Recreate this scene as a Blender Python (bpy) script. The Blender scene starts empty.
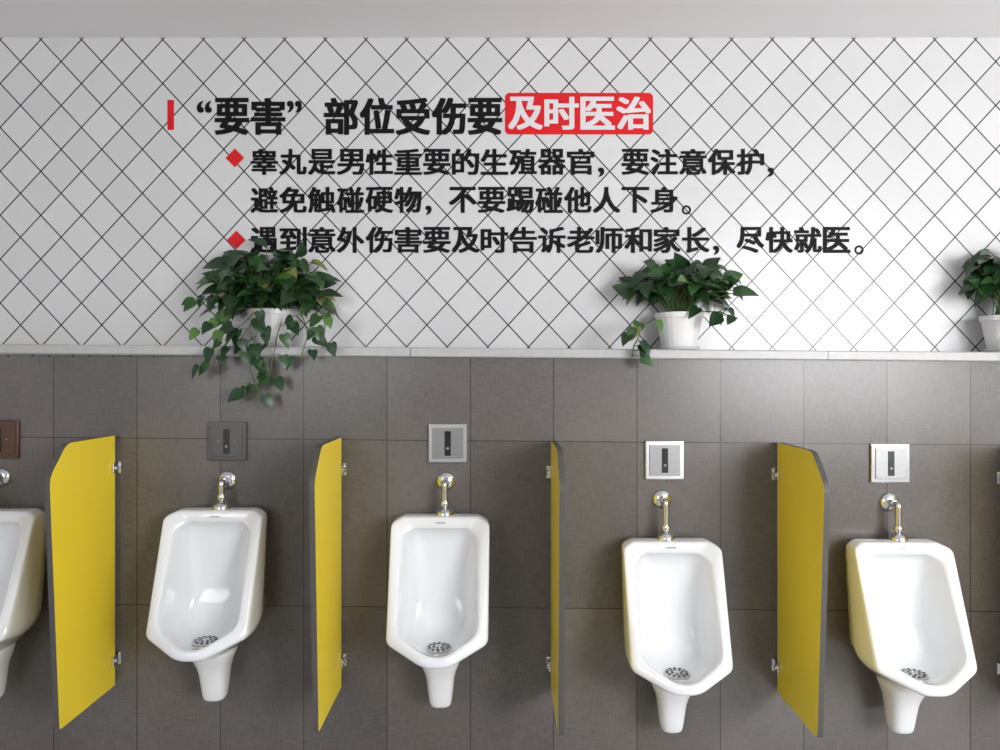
import bpy, bmesh, math, random
from mathutils import Vector, Matrix
random.seed(7)
sc = bpy.context.scene
sc.view_settings.view_transform = 'Standard'
sc.view_settings.look = 'None'
COL = sc.collection

# ------------------------------------------------------------------ constants (metres)
EYE = 1.5          # camera height
DIST = 2.7         # camera to lower wall (wall face y = 0)
REC = 0.17         # upper wall recess behind the ledge
SL = 277.8         # survey scale lower wall
SU = 750/(DIST+REC)
def LX(p): return (p-500)/SL
def LZ(p): return EYE-(p-372)/SL
def UX(p): return (p-500)/SU
def UZ(p): return EYE-(p-372)/SU
CEIL = UZ(37.5)

# ------------------------------------------------------------------ materials
def new_mat(name, col, rough=0.5, metal=0.0, coat=0.0, spec=0.5):
    m = bpy.data.materials.new(name); m.use_nodes = True
    b = m.node_tree.nodes['Principled BSDF']
    b.inputs['Base Color'].default_value = (*col, 1)
    b.inputs['Roughness'].default_value = rough
    b.inputs['Metallic'].default_value = metal
    b.inputs['Coat Weight'].default_value = coat
    b.inputs['Specular IOR Level'].default_value = spec
    return m
def N(m, t, **kw):
    n = m.node_tree.nodes.new(t)
    for k, v in kw.items(): setattr(n, k, v)
    return n
def L(m, a, b): m.node_tree.links.new(a, b)
def mth(m, op, a, b=None):
    n = N(m, 'ShaderNodeMath', operation=op)
    for i, v in enumerate((a, b)):
        if v is None: continue
        if isinstance(v, (int, float)): n.inputs[i].default_value = v
        else: L(m, v, n.inputs[i])
    return n.outputs[0]
def noisy(m, c1, c2, scale, detail=4, bump=0.0, stretch=(1,1,1)):
    b = m.node_tree.nodes['Principled BSDF']
    tc = N(m, 'ShaderNodeTexCoord'); mp = N(m, 'ShaderNodeMapping')
    mp.inputs['Scale'].default_value = stretch
    L(m, tc.outputs['Object'], mp.inputs[0])
    nz = N(m, 'ShaderNodeTexNoise'); nz.inputs['Scale'].default_value = scale; nz.inputs['Detail'].default_value = detail
    L(m, mp.outputs[0], nz.inputs['Vector'])
    mx = N(m, 'ShaderNodeMix', data_type='RGBA')
    mx.inputs[6].default_value = (*c1, 1); mx.inputs[7].default_value = (*c2, 1)
    L(m, nz.outputs[0], mx.inputs[0]); L(m, mx.outputs[2], b.inputs['Base Color'])
    if bump:
        bp = N(m, 'ShaderNodeBump'); bp.inputs['Strength'].default_value = bump; bp.inputs['Distance'].default_value = 0.002
        L(m, nz.outputs[0], bp.inputs['Height']); L(m, bp.outputs[0], b.inputs['Normal'])
    return mx

def diamond_mat():
    m = new_mat('diamond_tile', (.8,.8,.8), 0.26)
    b = m.node_tree.nodes['Principled BSDF']
    tc = N(m, 'ShaderNodeTexCoord'); sp = N(m, 'ShaderNodeSeparateXYZ'); L(m, tc.outputs['Object'], sp.inputs[0])
    w, h = 0.1555, 0.168
    x = mth(m, 'MULTIPLY', sp.outputs[0], 1/w); z = mth(m, 'MULTIPLY', sp.outputs[2], 1/h)
    u = mth(m, 'ADD', x, z); v = mth(m, 'SUBTRACT', x, z)
    def ln(s):
        f = mth(m, 'FRACT', mth(m, 'ADD', s, 100.3))
        return mth(m, 'ABSOLUTE', mth(m, 'SUBTRACT', f, 0.5))
    d = mth(m, 'MINIMUM', ln(u), ln(v))
    line = mth(m, 'LESS_THAN', d, 0.021)
    # random tone per tile, uneven reflections painted into the colour
    cb = N(m, 'ShaderNodeCombineXYZ')
    L(m, mth(m, 'FLOOR', mth(m, 'ADD', u, 99.8)), cb.inputs[0]); L(m, mth(m, 'FLOOR', mth(m, 'ADD', v, 99.8)), cb.inputs[1])
    wn = N(m, 'ShaderNodeTexWhiteNoise', noise_dimensions='3D'); L(m, cb.outputs[0], wn.inputs['Vector'])
    t = N(m, 'ShaderNodeMix', data_type='RGBA'); L(m, wn.outputs['Value'], t.inputs[0])
    t.inputs[6].default_value = (.60,.592,.595,1); t.inputs[7].default_value = (.65,.642,.642,1)
    mx = N(m, 'ShaderNodeMix', data_type='RGBA'); L(m, line, mx.inputs[0])
    L(m, t.outputs[2], mx.inputs[6]); mx.inputs[7].default_value = (.035,.032,.032,1)
    L(m, mx.outputs[2], b.inputs['Base Color'])
    bp = N(m, 'ShaderNodeBump', invert=True); bp.inputs['Strength'].default_value = .5; bp.inputs['Distance'].default_value = .001
    L(m, line, bp.inputs['Height']); L(m, bp.outputs[0], b.inputs['Normal'])
    return m

def grey_tile_mat():
    m = new_mat('grey_wall_tile', (.15,.13,.12), 0.27)
    b = m.node_tree.nodes['Principled BSDF']
    tc = N(m, 'ShaderNodeTexCoord'); sp = N(m, 'ShaderNodeSeparateXYZ'); L(m, tc.outputs['Object'], sp.inputs[0])
    X, Z = sp.outputs[0], sp.outputs[2]
    zz = mth(m, 'ADD', Z, mth(m, 'MULTIPLY', X, 0.008))
    u = mth(m, 'ADD', mth(m, 'MULTIPLY', mth(m, 'SUBTRACT', X, LX(137)), 1/0.3), 100)
    v = mth(m, 'ADD', mth(m, 'MULTIPLY', mth(m, 'SUBTRACT', zz, LZ(441)), 1/0.6), 100)
    def ds(s, sc_):
        f = mth(m, 'FRACT', mth(m, 'ADD', s, .5))
        return mth(m, 'MULTIPLY', mth(m, 'ABSOLUTE', mth(m, 'SUBTRACT', f, .5)), sc_)
    d = mth(m, 'MINIMUM', ds(u, .3), ds(v, .6))
    line = mth(m, 'LESS_THAN', d, 0.0017)
    def tex(stretch, s):
        mp = N(m, 'ShaderNodeMapping'); mp.inputs['Scale'].default_value = stretch; L(m, tc.outputs['Object'], mp.inputs[0])
        n = N(m, 'ShaderNodeTexNoise'); n.inputs['Scale'].default_value = s; n.inputs['Detail'].default_value = 3; L(m, mp.outputs[0], n.inputs['Vector'])
        return n.outputs[0]
    f = mth(m, 'MULTIPLY', mth(m, 'ADD', mth(m,'ADD',tex((1,1,14), 22), tex((14,1,1), 22)), tex((1,1,1), 2.0)), 1/3)
    cb = N(m, 'ShaderNodeCombineXYZ'); L(m, mth(m,'FLOOR',u), cb.inputs[0]); L(m, mth(m,'FLOOR',v), cb.inputs[1])
    wn = N(m, 'ShaderNodeTexWhiteNoise', noise_dimensions='3D'); L(m, cb.outputs[0], wn.inputs['Vector'])
    f = mth(m, 'ADD', f, mth(m, 'MULTIPLY', mth(m,'SUBTRACT', wn.outputs['Value'], .5), .12))
    cr = N(m, 'ShaderNodeValToRGB'); L(m, f, cr.inputs[0])
    cr.color_ramp.elements[0].position = .36; cr.color_ramp.elements[0].color = (.084,.075,.070,1)
    cr.color_ramp.elements[1].position = .64; cr.color_ramp.elements[1].color = (.160,.144,.135,1)
    mx = N(m, 'ShaderNodeMix', data_type='RGBA'); L(m, line, mx.inputs[0])
    L(m, cr.outputs[0], mx.inputs[6]); mx.inputs[7].default_value = (.035,.032,.03,1)
    L(m, mx.outputs[2], b.inputs['Base Color'])
    bp = N(m, 'ShaderNodeBump'); bp.inputs['Strength'].default_value = .25; bp.inputs['Distance'].default_value = .001
    L(m, f, bp.inputs['Height']); L(m, bp.outputs[0], b.inputs['Normal'])
    return m

M_DIA = diamond_mat(); M_GREY = grey_tile_mat()
M_PAINT = new_mat('painted_plaster', (.72,.70,.69), .8); noisy(M_PAINT, (.74,.73,.73), (.78,.77,.77), 3)
M_CEIL = new_mat('ceiling_paint', (.86,.84,.84), .8); noisy(M_CEIL, (.88,.87,.87), (.91,.90,.90), 3)
M_FLOOR = new_mat('floor_tile', (.3,.28,.26), .35); noisy(M_FLOOR, (.42,.41,.41), (.50,.49,.49), 5)
M_STONE = new_mat('ledge_stone', (.5,.49,.48), .35); noisy(M_STONE, (.40,.395,.39), (.50,.495,.49), 40)
M_PORC = new_mat('white_porcelain', (.86,.86,.86), .06, coat=.5); noisy(M_PORC, (.82,.83,.85), (.84,.85,.87), 2)
M_CHROME = new_mat('chrome', (.72,.73,.75), .14, 1.0)
M_BRUSH = new_mat('brushed_steel', (.30,.30,.30), .4, .8); noisy(M_BRUSH, (.24,.24,.24), (.33,.33,.33), 12, stretch=(1,1,25))
M_FRAMEST = new_mat('satin_steel_frame', (.62,.62,.62), .3, 1.0)
M_SATIN2 = new_mat('satin_steel_frame_dull', (.50,.50,.49), .35, .9)
M_DARKST = new_mat('dark_steel', (.11,.108,.105), .4, .7)
M_BROWNST = new_mat('bronze_steel', (.13,.078,.06), .35, .8)
M_BLACK = new_mat('black_plastic', (.012,.012,.012), .25)
M_LED = new_mat('grey_dot', (.25,.25,.25), .3)
M_YEL = new_mat('yellow_laminate', (.95,.70,.02), .28); noisy(M_YEL, (.96,.72,.034), (.99,.75,.042), 4)
M_EDGE = new_mat('grey_core_edge', (.08,.075,.07), .5)
M_INK = new_mat('black_vinyl', (.006,.006,.006), .6, spec=.15)
M_RED = new_mat('red_vinyl', (.66,.012,.018), .5, spec=.2)
M_WHITE = new_mat('white_vinyl', (.72,.66,.68), .5, spec=.2)
M_POT = new_mat('white_ceramic_pot', (.80,.79,.78), .3)
M_SOIL = new_mat('soil', (.03,.02,.014), .95); noisy(M_SOIL, (.02,.014,.01), (.05,.035,.025), 60)
M_LEAF = []
for nm, c in (('leaf_dark',(.012,.042,.012)), ('leaf_mid',(.024,.078,.018)), ('leaf_light',(.07,.16,.03)), ('leaf_yellowing',(.20,.22,.06))):
    m = new_mat(nm, c, .36); noisy(m, tuple(v*.75 for v in c), tuple(v*1.35 for v in c), 30)
    M_LEAF.append(m)
M_STEM = new_mat('vine_stem', (.08,.14,.04), .5)
M_FRAME = new_mat('window_frame', (.7,.7,.7), .4)

# ------------------------------------------------------------------ mesh helpers
def obj_from(name, verts, faces, mats, parent=None, smooth=False, fm=None, loc=None):
    me = bpy.data.meshes.new(name); me.from_pydata([tuple(v) for v in verts], [], faces)
    for m in (mats if isinstance(mats, (list, tuple)) else [mats]): me.materials.append(m)
    if fm:
        for p, i in zip(me.polygons, fm): p.material_index = i
    if smooth:
        for p in me.polygons: p.use_smooth = True
    me.update()
    return link(name, me, parent, loc)
def link(name, me, parent=None, loc=None):
    o = bpy.data.objects.new(name, me); COL.objects.link(o)
    if parent: o.parent = parent
    if loc: o.location = loc
    return o
def empty(name, loc=(0,0,0)):
    e = bpy.data.objects.new(name, None); e.empty_display_size = .05; e.location = loc; COL.objects.link(e); return e
def box(name, a, b, mat, parent=None, bevel=0, rot=None):
    bm = bmesh.new(); bmesh.ops.create_cube(bm, size=1)
    c = [(a[i]+b[i])/2 for i in range(3)]; s = [abs(b[i]-a[i]) for i in range(3)]
    for v in bm.verts: v.co = Vector((v.co[i]*s[i] for i in range(3)))
    if bevel: bmesh.ops.bevel(bm, geom=bm.edges[:], offset=bevel, segments=3, affect='EDGES', profile=.7)
    me = bpy.data.meshes.new(name); bm.to_mesh(me); bm.free(); me.materials.append(mat)
    for v in me.vertices: v.co += Vector(c)
    return link(name, me, parent)
def lathe(name, prof, mat, parent=None, n=32, axis='Z', loc=(0,0,0), smooth=True, ribs=0, ribamp=0):
    vs, fs = [], []
    for (r, h) in prof:
        for i in range(n):
            a = 2*math.pi*i/n
            rr = r*(1+ (ribamp*math.cos(ribs*a) if ribs else 0))
            p = (rr*math.cos(a), rr*math.sin(a), h)
            if axis == 'Y': p = (p[0], -p[2], p[1])
            if axis == 'X': p = (p[2], p[0], p[1])
            vs.append(p)
    for k in range(len(prof)-1):
        for i in range(n):
            j = (i+1) % n
            fs.append((k*n+i, k*n+j, (k+1)*n+j, (k+1)*n+i))
    fs.append(tuple(range(n))[::-1]); fs.append(tuple((len(prof)-1)*n+i for i in range(n)))
    o = obj_from(name, vs, fs, mat, parent, smooth, loc=loc)
    bm = bmesh.new(); bm.from_mesh(o.data); bmesh.ops.recalc_face_normals(bm, faces=bm.faces[:]); bm.to_mesh(o.data); bm.free()
    if smooth:
        try: o.data.set_sharp_from_angle(angle=math.radians(40))
        except Exception: pass
    return o
def tube(name, pts, r, mat, parent=None, radii=None, loc=None, spline='NURBS'):
    cu = bpy.data.curves.new(name, 'CURVE'); cu.dimensions = '3D'; cu.bevel_depth = r; cu.bevel_resolution = 4; cu.use_fill_caps = True
    s = cu.splines.new(spline); s.points.add(len(pts)-1)
    for i, p in enumerate(pts): s.points[i].co = (*p, 1); s.points[i].radius = radii[i] if radii else 1
    if spline == 'NURBS': s.use_endpoint_u = True; s.order_u = 3
    cu.resolution_u = 8
    o = bpy.data.objects.new('tmp', cu); COL.objects.link(o)
    dg = bpy.context.evaluated_depsgraph_get(); me = bpy.data.meshes.new_from_object(o.evaluated_get(dg))
    bpy.data.objects.remove(o); me.materials.clear(); me.materials.append(mat)
    for p in me.polygons: p.use_smooth = True
    return link(name, me, parent, loc)

# ------------------------------------------------------------------ room shell
XL, XR, YB = -3.6, 4.6, -4.6
box('wall_front', (XL,0,0), (XR,.03,1.555), M_GREY)
box('wall_front_upper', (XL,REC,1.53), (XR,REC+.12,CEIL+.1), M_DIA)
box('ceiling', (XL-.12,YB-.12,CEIL), (XR+.12,REC+.12,CEIL+.1), M_CEIL)
box('floor', (XL-.12,YB-.12,-.1), (XR+.12,REC+.12,0), M_FLOOR)
box('wall_left', (XL-.12,YB,0), (XL,REC+.12,CEIL), M_PAINT)
box('wall_right', (XR,YB,0), (XR+.12,REC+.12,CEIL), M_PAINT)
wins = [(-2.9,-1.1,1.1,2.65), (2.0,4.3,1.1,2.65)]  # left window is added for fill light, right one is the main source
vs, fs = [], []
def addbox(vs, fs, a, b):
    k = len(vs)
    for z in (a[2], b[2]):
        for (x, y) in ((a[0],a[1]),(b[0],a[1]),(b[0],b[1]),(a[0],b[1])): vs.append((x,y,z))
    fs += [(k,k+3,k+2,k+1),(k+4,k+5,k+6,k+7),(k,k+1,k+5,k+4),(k+1,k+2,k+6,k+5),(k+2,k+3,k+7,k+6),(k+3,k,k+4,k+7)]
addbox(vs, fs, (XL,YB-.12,0), (XR,YB,1.1)); addbox(vs, fs, (XL,YB-.12,2.65), (XR,YB,CEIL))
for a, b in ((XL,wins[0][0]), (wins[0][1],wins[1][0]), (wins[1][1],XR)): addbox(vs, fs, (a,YB-.12,1.1), (b,YB,2.65))
obj_from('wall_back', vs, fs, M_PAINT)
for k, (a, b, c, d) in enumerate(wins):
    vs, fs = [], []; t = .05; y0, y1 = YB-.08, YB-.03
    addbox(vs,fs,(a,y0,c),(b,y1,c+t)); addbox(vs,fs,(a,y0,d-t),(b,y1,d)); addbox(vs,fs,(a,y0,c),(a+t,y1,d)); addbox(vs,fs,(b-t,y0,c),(b,y1,d))
    mid = (a+b)/2; addbox(vs,fs,(mid-t/2,y0,c),(mid+t/2,y1,d))
    obj_from('window_%d' % (k+1), vs, fs, M_FRAME)
    li = bpy.data.lights.new('daylight', 'AREA'); li.shape = 'RECTANGLE'; li.size = b-a; li.size_y = d-c
    li.energy = (36, 222)[k]; li.color = (.97, .985, 1.0)  # weak left lamp is an added fill
    lo = bpy.data.objects.new('window_daylight', li); lo.location = ((a+b)/2, YB-.14, (c+d)/2); lo.rotation_euler = (math.radians(90), 0, 0)
    COL.objects.link(lo)
def ledge_z(x): return 1.586 - .008*x
vs, fs = [], []
cuts = [XL, LX(-10)-.3, LX(411), LX(826), XR]
for a, b in zip(cuts[:-1], cuts[1:]):
    a2, b2 = a+.001, b-.001; k = len(vs)
    prof = [(-.014,-.034),(-.018,-.030),(-.018,-.004),(-.014,0),(REC-.001,0),(REC-.001,-.034)]
    for x in (a2, b2):
        for (y, z) in prof: vs.append((x, y, ledge_z(x)+z))
    n = len(prof)
    for i in range(n): fs.append((k+i, k+(i+1)%n, k+n+(i+1)%n, k+n+i))
    fs.append(tuple(k+i for i in range(n))[::-1]); fs.append(tuple(k+n+i for i in range(n)))
o = obj_from('trim_ledge', vs, fs, M_STONE)

# ------------------------------------------------------------------ urinal
def ring(keys, rr, ns=6):
    pts = [Vector(k) for k in keys] + [Vector((-k[0],k[1],k[2])) for k in reversed(keys)]
    rs = list(rr)+list(reversed(rr)); n = len(pts); out = []
    for i in range(n):
        P, A, B = pts[i], pts[i-1], pts[(i+1) % n]
        da, db = (A-P), (B-P)
        ra = min(rs[i], da.length*.45); rb = min(rs[i], db.length*.45)
        p0, p2 = P+da.normalized()*ra, P+db.normalized()*rb
        for s in range(ns+1):
            t = s/ns; out.append(p0*(1-t)**2 + P*2*t*(1-t) + p2*t*t)
        nxt = pts[(i+1) % n]; r2 = min(rs[(i+1) % n], db.length*.45)
        q = nxt - db.normalized()*r2
        for f in (.33, .67): out.append(p2.lerp(q, f))
    return out
R = [
 ([(.125,-.002,1.000),(.160,-.002,.984),(.157,-.002,.63),(.060,-.002,.50)], (.015,.02,.06,.05)),
 ([(.130,-.05,1.000),(.168,-.06,.983),(.169,-.14,.604),(.055,-.19,.51)], (.012,.02,.04,.05)),
 ([(.132,-.090,.999),(.170,-.118,.981),(.168,-.255,.613),(.042,-.316,.557)], (.010,.018,.022,.03)),
 ([(.131,-.101,.997),(.169,-.129,.979),(.166,-.268,.617),(.040,-.331,.562)], (.010,.018,.020,.03)),
 ([(.128,-.106,.992),(.165,-.134,.975),(.162,-.275,.623),(.038,-.337,.569)], (.010,.018,.020,.03)),
 ([(.102,-.109,.966),(.136,-.137,.946),(.139,-.274,.646),(.032,-.334,.592)], (.012,.022,.035,.03)),
 ([(.097,-.107,.960),(.129,-.133,.938),(.133,-.270,.649),(.030,-.324,.596)], (.012,.022,.035,.03)),
 ([(.094,-.099,.956),(.125,-.123,.932),(.129,-.254,.646),(.034,-.304,.590)], (.012,.022,.035,.03)),
 ([(.088,-.075,.945),(.115,-.085,.915),(.123,-.175,.616),(.056,-.235,.569)], (.015,.025,.04,.04)),
 ([(.074,-.060,.920),(.100,-.065,.885),(.108,-.100,.618),(.058,-.130,.572)], (.02,.03,.05,.04)),
 ([(.050,-.056,.880),(.068,-.058,.840),(.075,-.070,.690),(.040,-.080,.650)], (.02,.03,.04,.03)),
 ([(.020,-.055,.83),(.028,-.055,.80),(.028,-.060,.74),(.015,-.062,.72)], (.01,.01,.01,.01)),
]
def bake(name, vs, fs, mat, lv=2):
    me = bpy.data.meshes.new(name+'_cage'); me.from_pydata([tuple(v) for v in vs], [], fs)
    bm = bmesh.new(); bm.from_mesh(me); bmesh.ops.recalc_face_normals(bm, faces=bm.faces[:]); bm.to_mesh(me); bm.free()
    o = bpy.data.objects.new('tmp', me); COL.objects.link(o)
    if lv:
        md = o.modifiers.new('s', 'SUBSURF'); md.levels = lv; md.render_levels = lv
    dg = bpy.context.evaluated_depsgraph_get(); out = bpy.data.meshes.new_from_object(o.evaluated_get(dg)); out.name = name
    bpy.data.objects.remove(o); out.materials.clear(); out.materials.append(mat)
    for p in out.polygons: p.use_smooth = True
    return out
rings = [ring(k, r) for k, r in R]; n = len(rings[0]); vs, fs = [], []
for r in rings: vs += r
for k in range(len(rings)-1):
    for i in range(n): fs.append((k*n+i, k*n+(i+1)%n, (k+1)*n+(i+1)%n, (k+1)*n+i))
fs.append(tuple((len(rings)-1)*n+i for i in range(n)))
fs.append(tuple(range(n))[::-1])
ME_BODY = bake('urinal_body', vs, fs, M_PORC, 1)
tr = []
for (z, hx, y0, y1) in ((.56,.080,-.03,-.22),(.515,.074,-.035,-.20),(.485,.060,-.045,-.18),(.455,.050,-.05,-.165),(.41,.046,-.055,-.155),(.37,.041,-.06,-.147),(.352,.037,-.065,-.142),(.348,.028,-.075,-.13)):
    cy, hy = (y0+y1)/2, (y0-y1)/2; seg = []
    for i in range(20):
        a = 2*math.pi*i/20; c, s = math.cos(a), math.sin(a); e = .72
        seg.append((hx*math.copysign(abs(c)**e, c), cy+hy*math.copysign(abs(s)**e, s), z))
    tr.append(seg)
vs = [p for s in tr for p in s]; fs = []
for k in range(len(tr)-1):
    for i in range(20): fs.append((k*20+i, k*20+(i+1)%20, (k+1)*20+(i+1)%20, (k+1)*20+i))
fs.append(tuple(range(20))); fs.append(tuple((len(tr)-1)*20+i for i in range(20)))
ME_TRAP = bake('outlet_trap', vs, fs, M_PORC, 1)

from mathutils.bvhtree import BVHTree
bv = BVHTree.FromPolygons([v.co.copy() for v in ME_BODY.vertices], [tuple(p.vertices) for p in ME_BODY.polygons])
def floor_hit(x, y):
    h = bv.ray_cast(Vector((x, y, .80)), Vector((0,0,-1)))
    return h[0].z if h[0] else .57

def urinal(x, dz):
    e = empty('urinal', (x, 0, dz))
    link('bowl', ME_BODY, e); link('outlet_trap', ME_TRAP, e)
    cy = -.19; zc = max(floor_hit(0,cy), floor_hit(.03,cy)-.004, floor_hit(0,cy-.03)-.006)+.002
    lathe('strainer', [(.044,0),(.044,.003),(.040,.005),(.03,.007),(.001,.009)], M_FRAMEST, e, 32, loc=(0,cy,zc))
    vs, fs = [], []
    def disc(cx, cyy, z, rx, ry, rot):
        k = len(vs)
        for i in range(10):
            a = 2*math.pi*i/10; px, py = rx*math.cos(a), ry*math.sin(a)
            vs.append((cx+px*math.cos(rot)-py*math.sin(rot), cyy+px*math.sin(rot)+py*math.cos(rot), z))
        fs.append(tuple(range(k, k+10)))
    for i in range(12):
        a = 2*math.pi*i/12; disc(.033*math.cos(a), .033*math.sin(a), .0078, .0065, .0055, a)
    for i in range(7):
        a = 2*math.pi*i/7; disc(.018*math.cos(a), .018*math.sin(a), .0096, .0055, .005, a)
    obj_from('strainer_holes', vs, fs, M_BLACK, e, loc=(0,cy,zc))
    box('rim_mark', (-.016,-.1075,.9775), (.016,-.112,.9800), M_LED, e)
    return e

def flush_pipe(x, zr, ztop, dx=0):
    e = empty('flush_pipe', (x, 0, 0))
    lathe('wall_rosette', [(.034,0),(.034,.004),(.030,.010),(.020,.014),(.016,.016)], M_CHROME, e, 32, 'Y', (0,0,zr))
    yb = -.062
    tube('elbow', [(0,-.010,zr),(0,-.045,zr),(0,yb-.002,zr+.002),(dx*.5,yb,zr-.022),(dx,yb,ztop+.045),(dx,yb,ztop+.005)], .0105, M_CHROME, e)
    lathe('elbow_nut', [(.015,0),(.017,.003),(.017,.016),(.015,.019)], M_CHROME, e, 6, 'Y', (0,-.02,zr), smooth=False)
    lathe('vertical_nut', [(.014,0),(.016,.003),(.016,.014),(.014,.017)], M_CHROME, e, 12, 'Z', (dx,yb,ztop+.030))
    lathe('spreader_collar', [(.032,-.002),(.032,.004),(.029,.012),(.020,.019),(.014,.024)], M_CHROME, e, 32, 'Z', (dx,yb,ztop))
    return e

def sensor(x, z, plate, frame):
    e = empty('flush_sensor_panel', (x, 0, z)); h = .069
    box('frame', (-h,-.012,-h), (h,-.0005,h), frame, e, .004)
    box('face_plate', (-.055,-.0155,-.055), (.055,-.011,.055), plate, e, .002)
    box('sensor_window', (-.011,-.0175,-.044), (.011,-.015,.044), M_BLACK, e, .0008)
    lathe('sensor_eye', [(.005,0),(.005,.001),(.004,.0015)], M_LED, e, 16, 'Y', (0,-.0172,-.018))
    for s in (-1, 1): box('screw_slot', (s*.03-.004,-.0158,-.0015), (s*.03+.004,-.0154,.0015), M_LED, e)
    return e

URX = [-1.765, -.985, -.205, .592, 1.385]
UDZ = [.020, .022, 0, -.086, -.089]
ROS = [(2,477), (228,480), (446,481), (662,499), (889,502)]
PAN = [(1,439), (228,441), (448,443), (664,460), (889,463)]
PM = [(M_BROWNST,M_BROWNST), (M_DARKST,M_DARKST), (M_BRUSH,M_SATIN2), (M_BRUSH,M_FRAMEST), (M_BRUSH,M_CHROME)]
for i in range(5):
    urinal(URX[i], UDZ[i])
    flush_pipe(LX(ROS[i][0]), LZ(ROS[i][1]), 1.0+UDZ[i], 0)
    sensor(LX(PAN[i][0]), LZ(PAN[i][1]), *PM[i])

# ------------------------------------------------------------------ dividers
def divider(x, top, bside):
    e = empty('urinal_privacy_divider', (x, 0, 0)); H = .893; t = .009; bot = top-H
    out = []
    corners = [(-.018,top,.0),(-.315,top,.03),(-.408,top-.098,.03),(-.356,bot,.012),(-.018,bot,0)]
    n = len(corners)
    for i, (y, z, r) in enumerate(corners):
        P = Vector((y, z)); A = Vector(corners[i-1][:2]); B = Vector(corners[(i+1)%n][:2])
        if r == 0: out.append(P); continue
        p0 = P+(A-P).normalized()*r; p2 = P+(B-P).normalized()*r
        for s in range(6):
            u = s/5; out.append(p0*(1-u)**2+P*2*u*(1-u)+p2*u*u)
    m = len(out); vs = [(-t, p.x, p.y) for p in out]+[(t, p.x, p.y) for p in out]
    fs = [tuple(range(m)), tuple(range(m, 2*m))[::-1]]; fm = [0, 0]
    for i in range(m): fs.append((i, m+i, m+(i+1)%m, (i+1)%m)); fm.append(1)
    obj_from('panel', vs, fs, [M_YEL, M_EDGE], e, fm=fm)
    for z in (top-.115, top-.80):
        box('wall_plate', (-.024,-.006,z-.022), (.024,-.0005,z+.022), M_CHROME, e, .002)
        for s in (-1, 1):
            box('clamp_jaw', (s*.0095,-.046,z-.017), (s*.0185,-.004,z+.017), M_CHROME, e, .003)
            lathe('clamp_screw', [(.009,0),(.009,s*.004),(.006,s*.007)], M_CHROME, e, 16, 'X', (s*.018,-.030,z))
    return e
for px, pt in ((115,435),(340,437),(553,440),(778,442),(1003,446)):
    divider(LX(px), LZ(pt), 1)
divider(-2.19, 1.275, 1)

# ------------------------------------------------------------------ lettering
notice = empty('health_notice_lettering', (0,0,0))
def glyph_mesh(ch):
    cu = bpy.data.curves.new('g', 'FONT'); cu.body = ch; cu.size = 1.0; cu.resolution_u = 4
    o = bpy.data.objects.new('g', cu); COL.objects.link(o)
    dg = bpy.context.evaluated_depsgraph_get(); me = bpy.data.meshes.new_from_object(o.evaluated_get(dg))
    v = [(p.co.x, p.co.y) for p in me.vertices]; f = [tuple(p.vertices) for p in me.polygons]
    bpy.data.objects.remove(o); bpy.data.meshes.remove(me)
    return v, f
def put(vs, fs, ch, px0, py0, px1, py1, bold, yoff):
    v, f = glyph_mesh(ch)
    if not v: print('MISSING', ch); return
    x0, x1 = min(p[0] for p in v), max(p[0] for p in v); y0, y1 = min(p[1] for p in v), max(p[1] for p in v)
    X0, X1, Z0, Z1 = UX(px0)+bold, UX(px1)-bold, UZ(py1)+bold*.6, UZ(py0)-bold*.6
    sx = (X1-X0)/max(x1-x0,1e-4); sz = (Z1-Z0)/max(y1-y0,1e-4)
    offs = [(0,0)]+[(bold*a, bold*b*.6) for a in (-1,-.35,.35,1) for b in (-1,0,1)] if bold else [(0,0)]
    for j, (ox, oz) in enumerate(offs):
        k = len(vs)
        for p in v: vs.append((X0+(p[0]-x0)*sx+ox, REC-yoff-.00008*j, Z0+(p[1]-y0)*sz+oz))
        for q in f: fs.append(tuple(k+i for i in q))
def text_line(name, s, x, pitch, y0, y1, mat, bold, yoff=.0015):
    vs, fs = [], []
    for ch in s:
        hgt = y1-y0
        if ch == '，': put(vs, fs, ',', x+3, y1-hgt*.28, x+3+hgt*.24, y1+hgt*.08, 0.001, yoff); x += pitch*.9
        elif ch == '。':
            k = len(vs); cx, cz, ro, ri = UX(x+8), UZ(y1-3), .018, .010
            for i in range(20):
                a = 2*math.pi*i/20
                vs.append((cx+ro*math.cos(a), REC-yoff, cz+ro*math.sin(a))); vs.append((cx+ri*math.cos(a), REC-yoff, cz+ri*math.sin(a)))
            for i in range(20):
                j = (i+1)%20; fs.append((k+2*i, k+2*j, k+2*j+1, k+2*i+1))
            x += pitch
        else: put(vs, fs, ch, x+pitch*.02, y0, x+pitch*.98, y1, bold, yoff); x += pitch
    return obj_from(name, vs, fs, mat, notice)
BH, BL = .0055, .0036
vs, fs = [], []
for q in (197, 205): put(vs, fs, ',', q, 101, q+7, 113, .001, .0015)
cx = UX(204.5); cz = UZ(107)
vs = [(2*cx-p[0], p[1], 2*cz-p[2]) for p in vs]
obj_from('quote_open', vs, fs, M_INK, notice)
vs, fs = [], []
for q in (287, 295): put(vs, fs, ',', q, 101, q+7, 113, .001, .0015)
obj_from('quote_close', vs, fs, M_INK, notice)
text_line('heading_a', '要害', 214, 36.2, 98, 135, M_INK, BH)
text_line('heading_b', '部位受伤要', 323, 36, 98, 135, M_INK, BH)
text_line('line_1', '睾丸是男性重要的生殖器官，要注意保护，', 250, 28.75, 149, 175, M_INK, BL)
text_line('line_2', '避免触碰硬物，不要踢碰他人下身。', 250, 28.75, 187, 213, M_INK, BL)
text_line('line_3', '遇到意外伤害要及时告诉老师和家长，尽快就医。', 250, 28.75, 227, 253, M_INK, BL)
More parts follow.
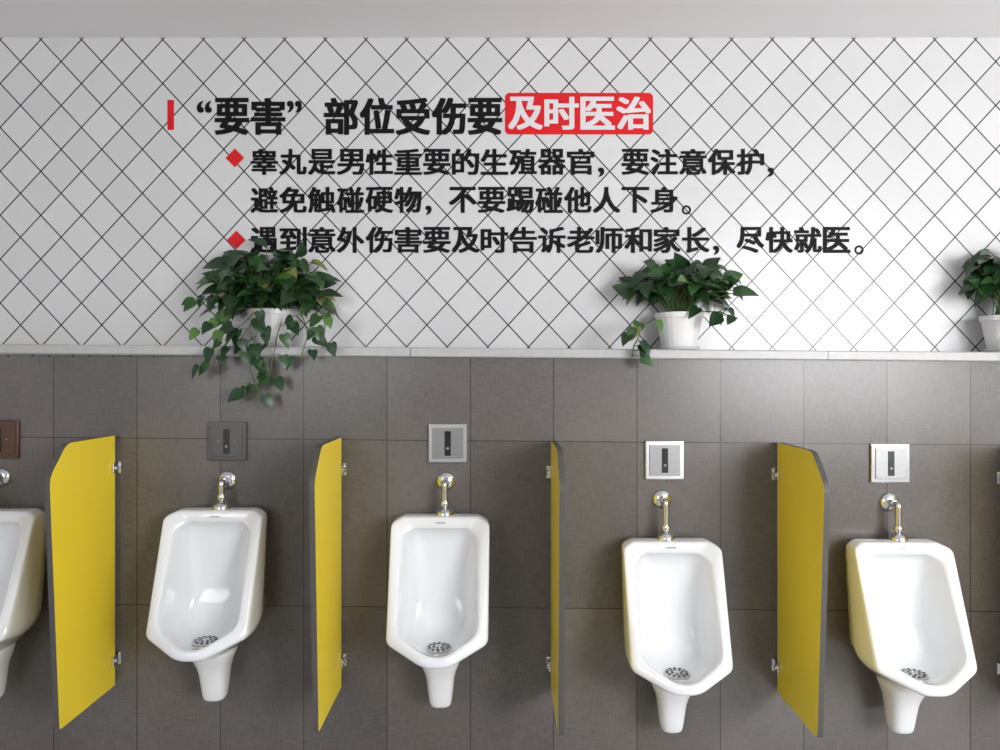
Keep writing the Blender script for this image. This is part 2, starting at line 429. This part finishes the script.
def rrect(name, px0, py0, px1, py1, r, mat, y, tilt=0):
    x0, x1, z0, z1 = UX(px0), UX(px1), UZ(py1), UZ(py0); pts = []
    for (cx, cz, a0) in ((x1-r,z1-r,0),(x0+r,z1-r,90),(x0+r,z0+r,180),(x1-r,z0+r,270)):
        for i in range(7):
            a = math.radians(a0+15*i); pts.append((cx+r*math.cos(a), y, cz+r*math.sin(a)))
    b = [(p[0], REC-.0003, p[2]) for p in pts]; m = len(pts)
    fs = [tuple(range(m))]+[(i,(i+1)%m,m+(i+1)%m,m+i) for i in range(m)]
    return obj_from(name, list(pts)+b, fs, mat, notice)
rrect('red_label', 505, 93, 653, 134.5, .018, M_RED, REC-.0015, 0)
text_line('label_text', '及时医治', 507.5, 36, 97, 130, M_WHITE, BH*.85, .003)
rrect('red_bar', 167.5, 100, 174, 130, .002, M_RED, REC-.0015)
def diamond(px, py):
    c = (UX(px), UZ(py)); r = .036
    obj_from('bullet', [(c[0]+r,REC-.0015,c[1]),(c[0],REC-.0015,c[1]+r),(c[0]-r,REC-.0015,c[1]),(c[0],REC-.0015,c[1]-r)], [(0,1,2,3)], M_RED, notice)
diamond(235,158); diamond(236.5,240)

# ------------------------------------------------------------------ plants
ROWS = [(-.10,.17,.0),(-.02,.34,.0),(.15,.42,0),(.35,.39,0),(.55,.30,0),(.75,.18,0),(.9,.07,0),(1.0,0.0,0)]
class Foliage:
    def __init__(s): s.v=[]; s.f=[]; s.m=[]
    def leaf(s, P, d, nrm, size, mi, curl=.25):
        d = d.normalized(); side = d.cross(nrm)
        if side.length < 1e-3: side = d.cross(Vector((1,0,0)))
        side.normalize(); nrm = side.cross(d).normalized()
        k = len(s.v)
        for j, (t, w, _) in enumerate(ROWS):
            tm = .04 if j == 0 else t
            droop = -curl*t*t
            for sd in (-1, 0, 1):
                tt = tm if sd == 0 else t
                up = (.10*w*2 if sd else 0)
                s.v.append(tuple(P + d*(tt*size) + side*(sd*w*size) + nrm*((droop+up)*size)))
        for j in range(len(ROWS)-1):
            a = k+3*j
            s.f += [(a,a+1,a+4,a+3),(a+1,a+2,a+5,a+4)]; s.m += [mi,mi]
    def stem(s, A, B, C, r=.0016):
        k0 = None
        for i in range(7):
            t = i/6; p = A*(1-t)**2+B*2*t*(1-t)+C*t*t; tg = ((B-A)*(1-t)+(C-B)*t).normalized()
            a = tg.cross(Vector((.3,.9,.1))).normalized(); b = tg.cross(a).normalized(); k = len(s.v)
            for q in range(4):
                an = q*math.pi/2; s.v.append(tuple(p+a*(r*math.cos(an))+b*(r*math.sin(an))))
            if k0 is not None:
                for q in range(4): s.f.append((k0+q,k0+(q+1)%4,k+(q+1)%4,k+q)); s.m.append(4)
            k0 = k
def rnd(a, b): return random.uniform(a, b)
def pick():
    r = random.random(); return 0 if r < .52 else 1 if r < .88 else 2 if r < .975 else 3
def keep(p):
    if p.y > REC-.03: p.y = REC-.03-rnd(0,.03)
    return p
def plant(x, y, rx, rz, zc, nleaf, vines, potr=.088, poth=.135, lsize=(.05,.085), low=-.25, fx=0):
    z0 = ledge_z(x)+.0015
    e = empty('potted_pothos', (0,0,0))
    pr = [(potr*.66,0),(potr*.70,.004),(potr*.80,poth*.4),(potr*.93,poth*.82),(potr*.95,poth*.85),(potr,poth*.87),(potr,poth),(potr*.93,poth),(potr*.90,poth*.9),(potr*.3,poth*.9)]
    lathe('pot', pr, M_POT, e, 96, loc=(x,y,z0), ribs=24, ribamp=.006)
    lathe('saucer', [(potr*.75,0),(potr*.86,.010),(potr*.84,.012),(potr*.7,.004)], M_POT, e, 48, loc=(x,y,z0))
    lathe('soil', [(potr*.88,poth*.90),(potr*.85,poth*.93),(potr*.2,poth*.95)], M_SOIL, e, 32, loc=(x,y,z0))
    F = Foliage(); base = Vector((x,y,z0+poth*.92))
    for i in range(nleaf):
        a = rnd(0, 2*math.pi); el = rnd(low, 1.0); q = rnd(.45,1.0)
        h = Vector((math.cos(a), math.sin(a), 0)); ce = math.sqrt(max(0,1-el*el))
        P = Vector((x+fx, y, zc)) + Vector((h.x*rx*ce*q, h.y*.17*ce*q, el*rz*q))
        if P.z < z0+.13 and P.y > y+.02: continue
        if P.z < z0+.12 and abs(P.x-x) < .07 and random.random() < .5: continue
        P = keep(P)
        d = Vector((h.x*1.0, h.y*.8-.15, rnd(-.9,.3))) + Vector((rnd(-.6,.6),rnd(-.4,.4),rnd(-.3,.5)))
        nrm = Vector((h.x*.6+rnd(-.4,.4), -abs(h.y)*.7-.35, .8+rnd(-.5,.4)))
        sz = rnd(*lsize); tip = P+d.normalized()*sz
        if tip.y > REC-.012: d.y = -abs(d.y)-.1; P.y = min(P.y, REC-.05)
        F.leaf(P, d, nrm, sz, pick(), rnd(.1,.45))
        F.stem(base+Vector((rnd(-.04,.04),rnd(-.04,.03),0)), (base+P)/2+Vector((0,0,rnd(.02,.07))), P+d.normalized()*.004)
    for path in vines:
        pts = [Vector(p) for p in path]
        for k in range(len(pts)-1):
            A, B = pts[k], pts[k+1]; F.stem(A, (A+B)/2+Vector((rnd(-.01,.01),-.005,rnd(-.01,.01))), B, .0022)
            nn = 3
            for j in range(nn):
                P = A.lerp(B, (j+.5)/nn); sd = random.choice((-1,1))
                off = Vector((sd*rnd(.012,.04), -rnd(.005,.03), rnd(-.01,.015)))
                F.stem(P, P+off*.5+Vector((0,0,.008)), P+off, .0012)
                F.leaf(P+off, Vector((sd*rnd(.2,.9), -rnd(0,.4), -rnd(.4,1.1))), Vector((sd*rnd(-.2,.8),-1,rnd(.1,1.0))), rnd(.038,.06), pick(), rnd(.1,.35))
    for i, c in enumerate(F.v):
        yy = min(c[1], REC-.006)
        if c[2] < z0+.004: yy = min(yy, -.024)
        F.v[i] = (c[0], yy, c[2])
    obj_from('foliage', F.v, F.f, M_LEAF+[M_STEM], e, True, F.m)
    return e
def fp(px, py, y):
    s = 750/(DIST+y); return ((px-500)/s, y, EYE-(py-372)/s)
PY = .075; SP = 750/(DIST+PY)
p1x = (272-500)/SP
plant(p1x, PY, .22, .175, EYE+(372-290)/SP, 240,
      [[fp(255,312,-.02), fp(236,330,-.05), fp(220,350,-.06), fp(210,372,-.06)],
       [fp(262,322,-.03), fp(254,345,-.05), fp(250,370,-.055), fp(262,398,-.055)],
       [fp(282,322,-.03), fp(275,350,-.05), fp(270,375,-.05), fp(250,400,-.05)],
       [fp(300,312,-.02), fp(308,335,-.04), fp(300,362,-.045)],
       [fp(245,308,-.02), fp(225,316,-.04), fp(205,330,-.045)],
       [fp(240,300,-.03), fp(215,298,-.05), fp(202,300,-.045)],
       [fp(255,318,-.03), fp(240,340,-.05), fp(238,352,-.045)],
       [fp(310,308,-.02), fp(325,315,-.04), fp(322,348,-.04)]], low=-.4, fx=-.005)
p2x = (679-500)/SP
plant(p2x, PY, .205, .14, EYE+(372-295)/SP, 190,
      [[fp(655,318,-.02), fp(640,328,-.04), fp(634,345,-.05), fp(632,358,-.05)],
       [fp(700,312,-.02), fp(722,312,-.04), fp(738,318,-.04)]], low=-.08, fx=.012)
p3x = (1007-500)/SP
plant(p3x, PY, .145, .175, EYE+(372-290)/SP, 150, [[fp(1020,318,-.02), fp(1030,335,-.04), fp(1032,352,-.05)]], low=-.08)

# ------------------------------------------------------------------ light / world / camera
w = bpy.data.worlds.new('World'); sc.world = w; w.use_nodes = True
w.node_tree.nodes['Background'].inputs[0].default_value = (.85,.9,1,1); w.node_tree.nodes['Background'].inputs[1].default_value = .8
cd = bpy.data.cameras.new('Camera'); cd.lens = 27.0; cd.sensor_width = 36; cd.shift_y = -.003
cam = bpy.data.objects.new('Camera', cd); cam.location = (0,-DIST,EYE); cam.rotation_euler = (math.radians(90),0,0)
COL.objects.link(cam); sc.camera = cam
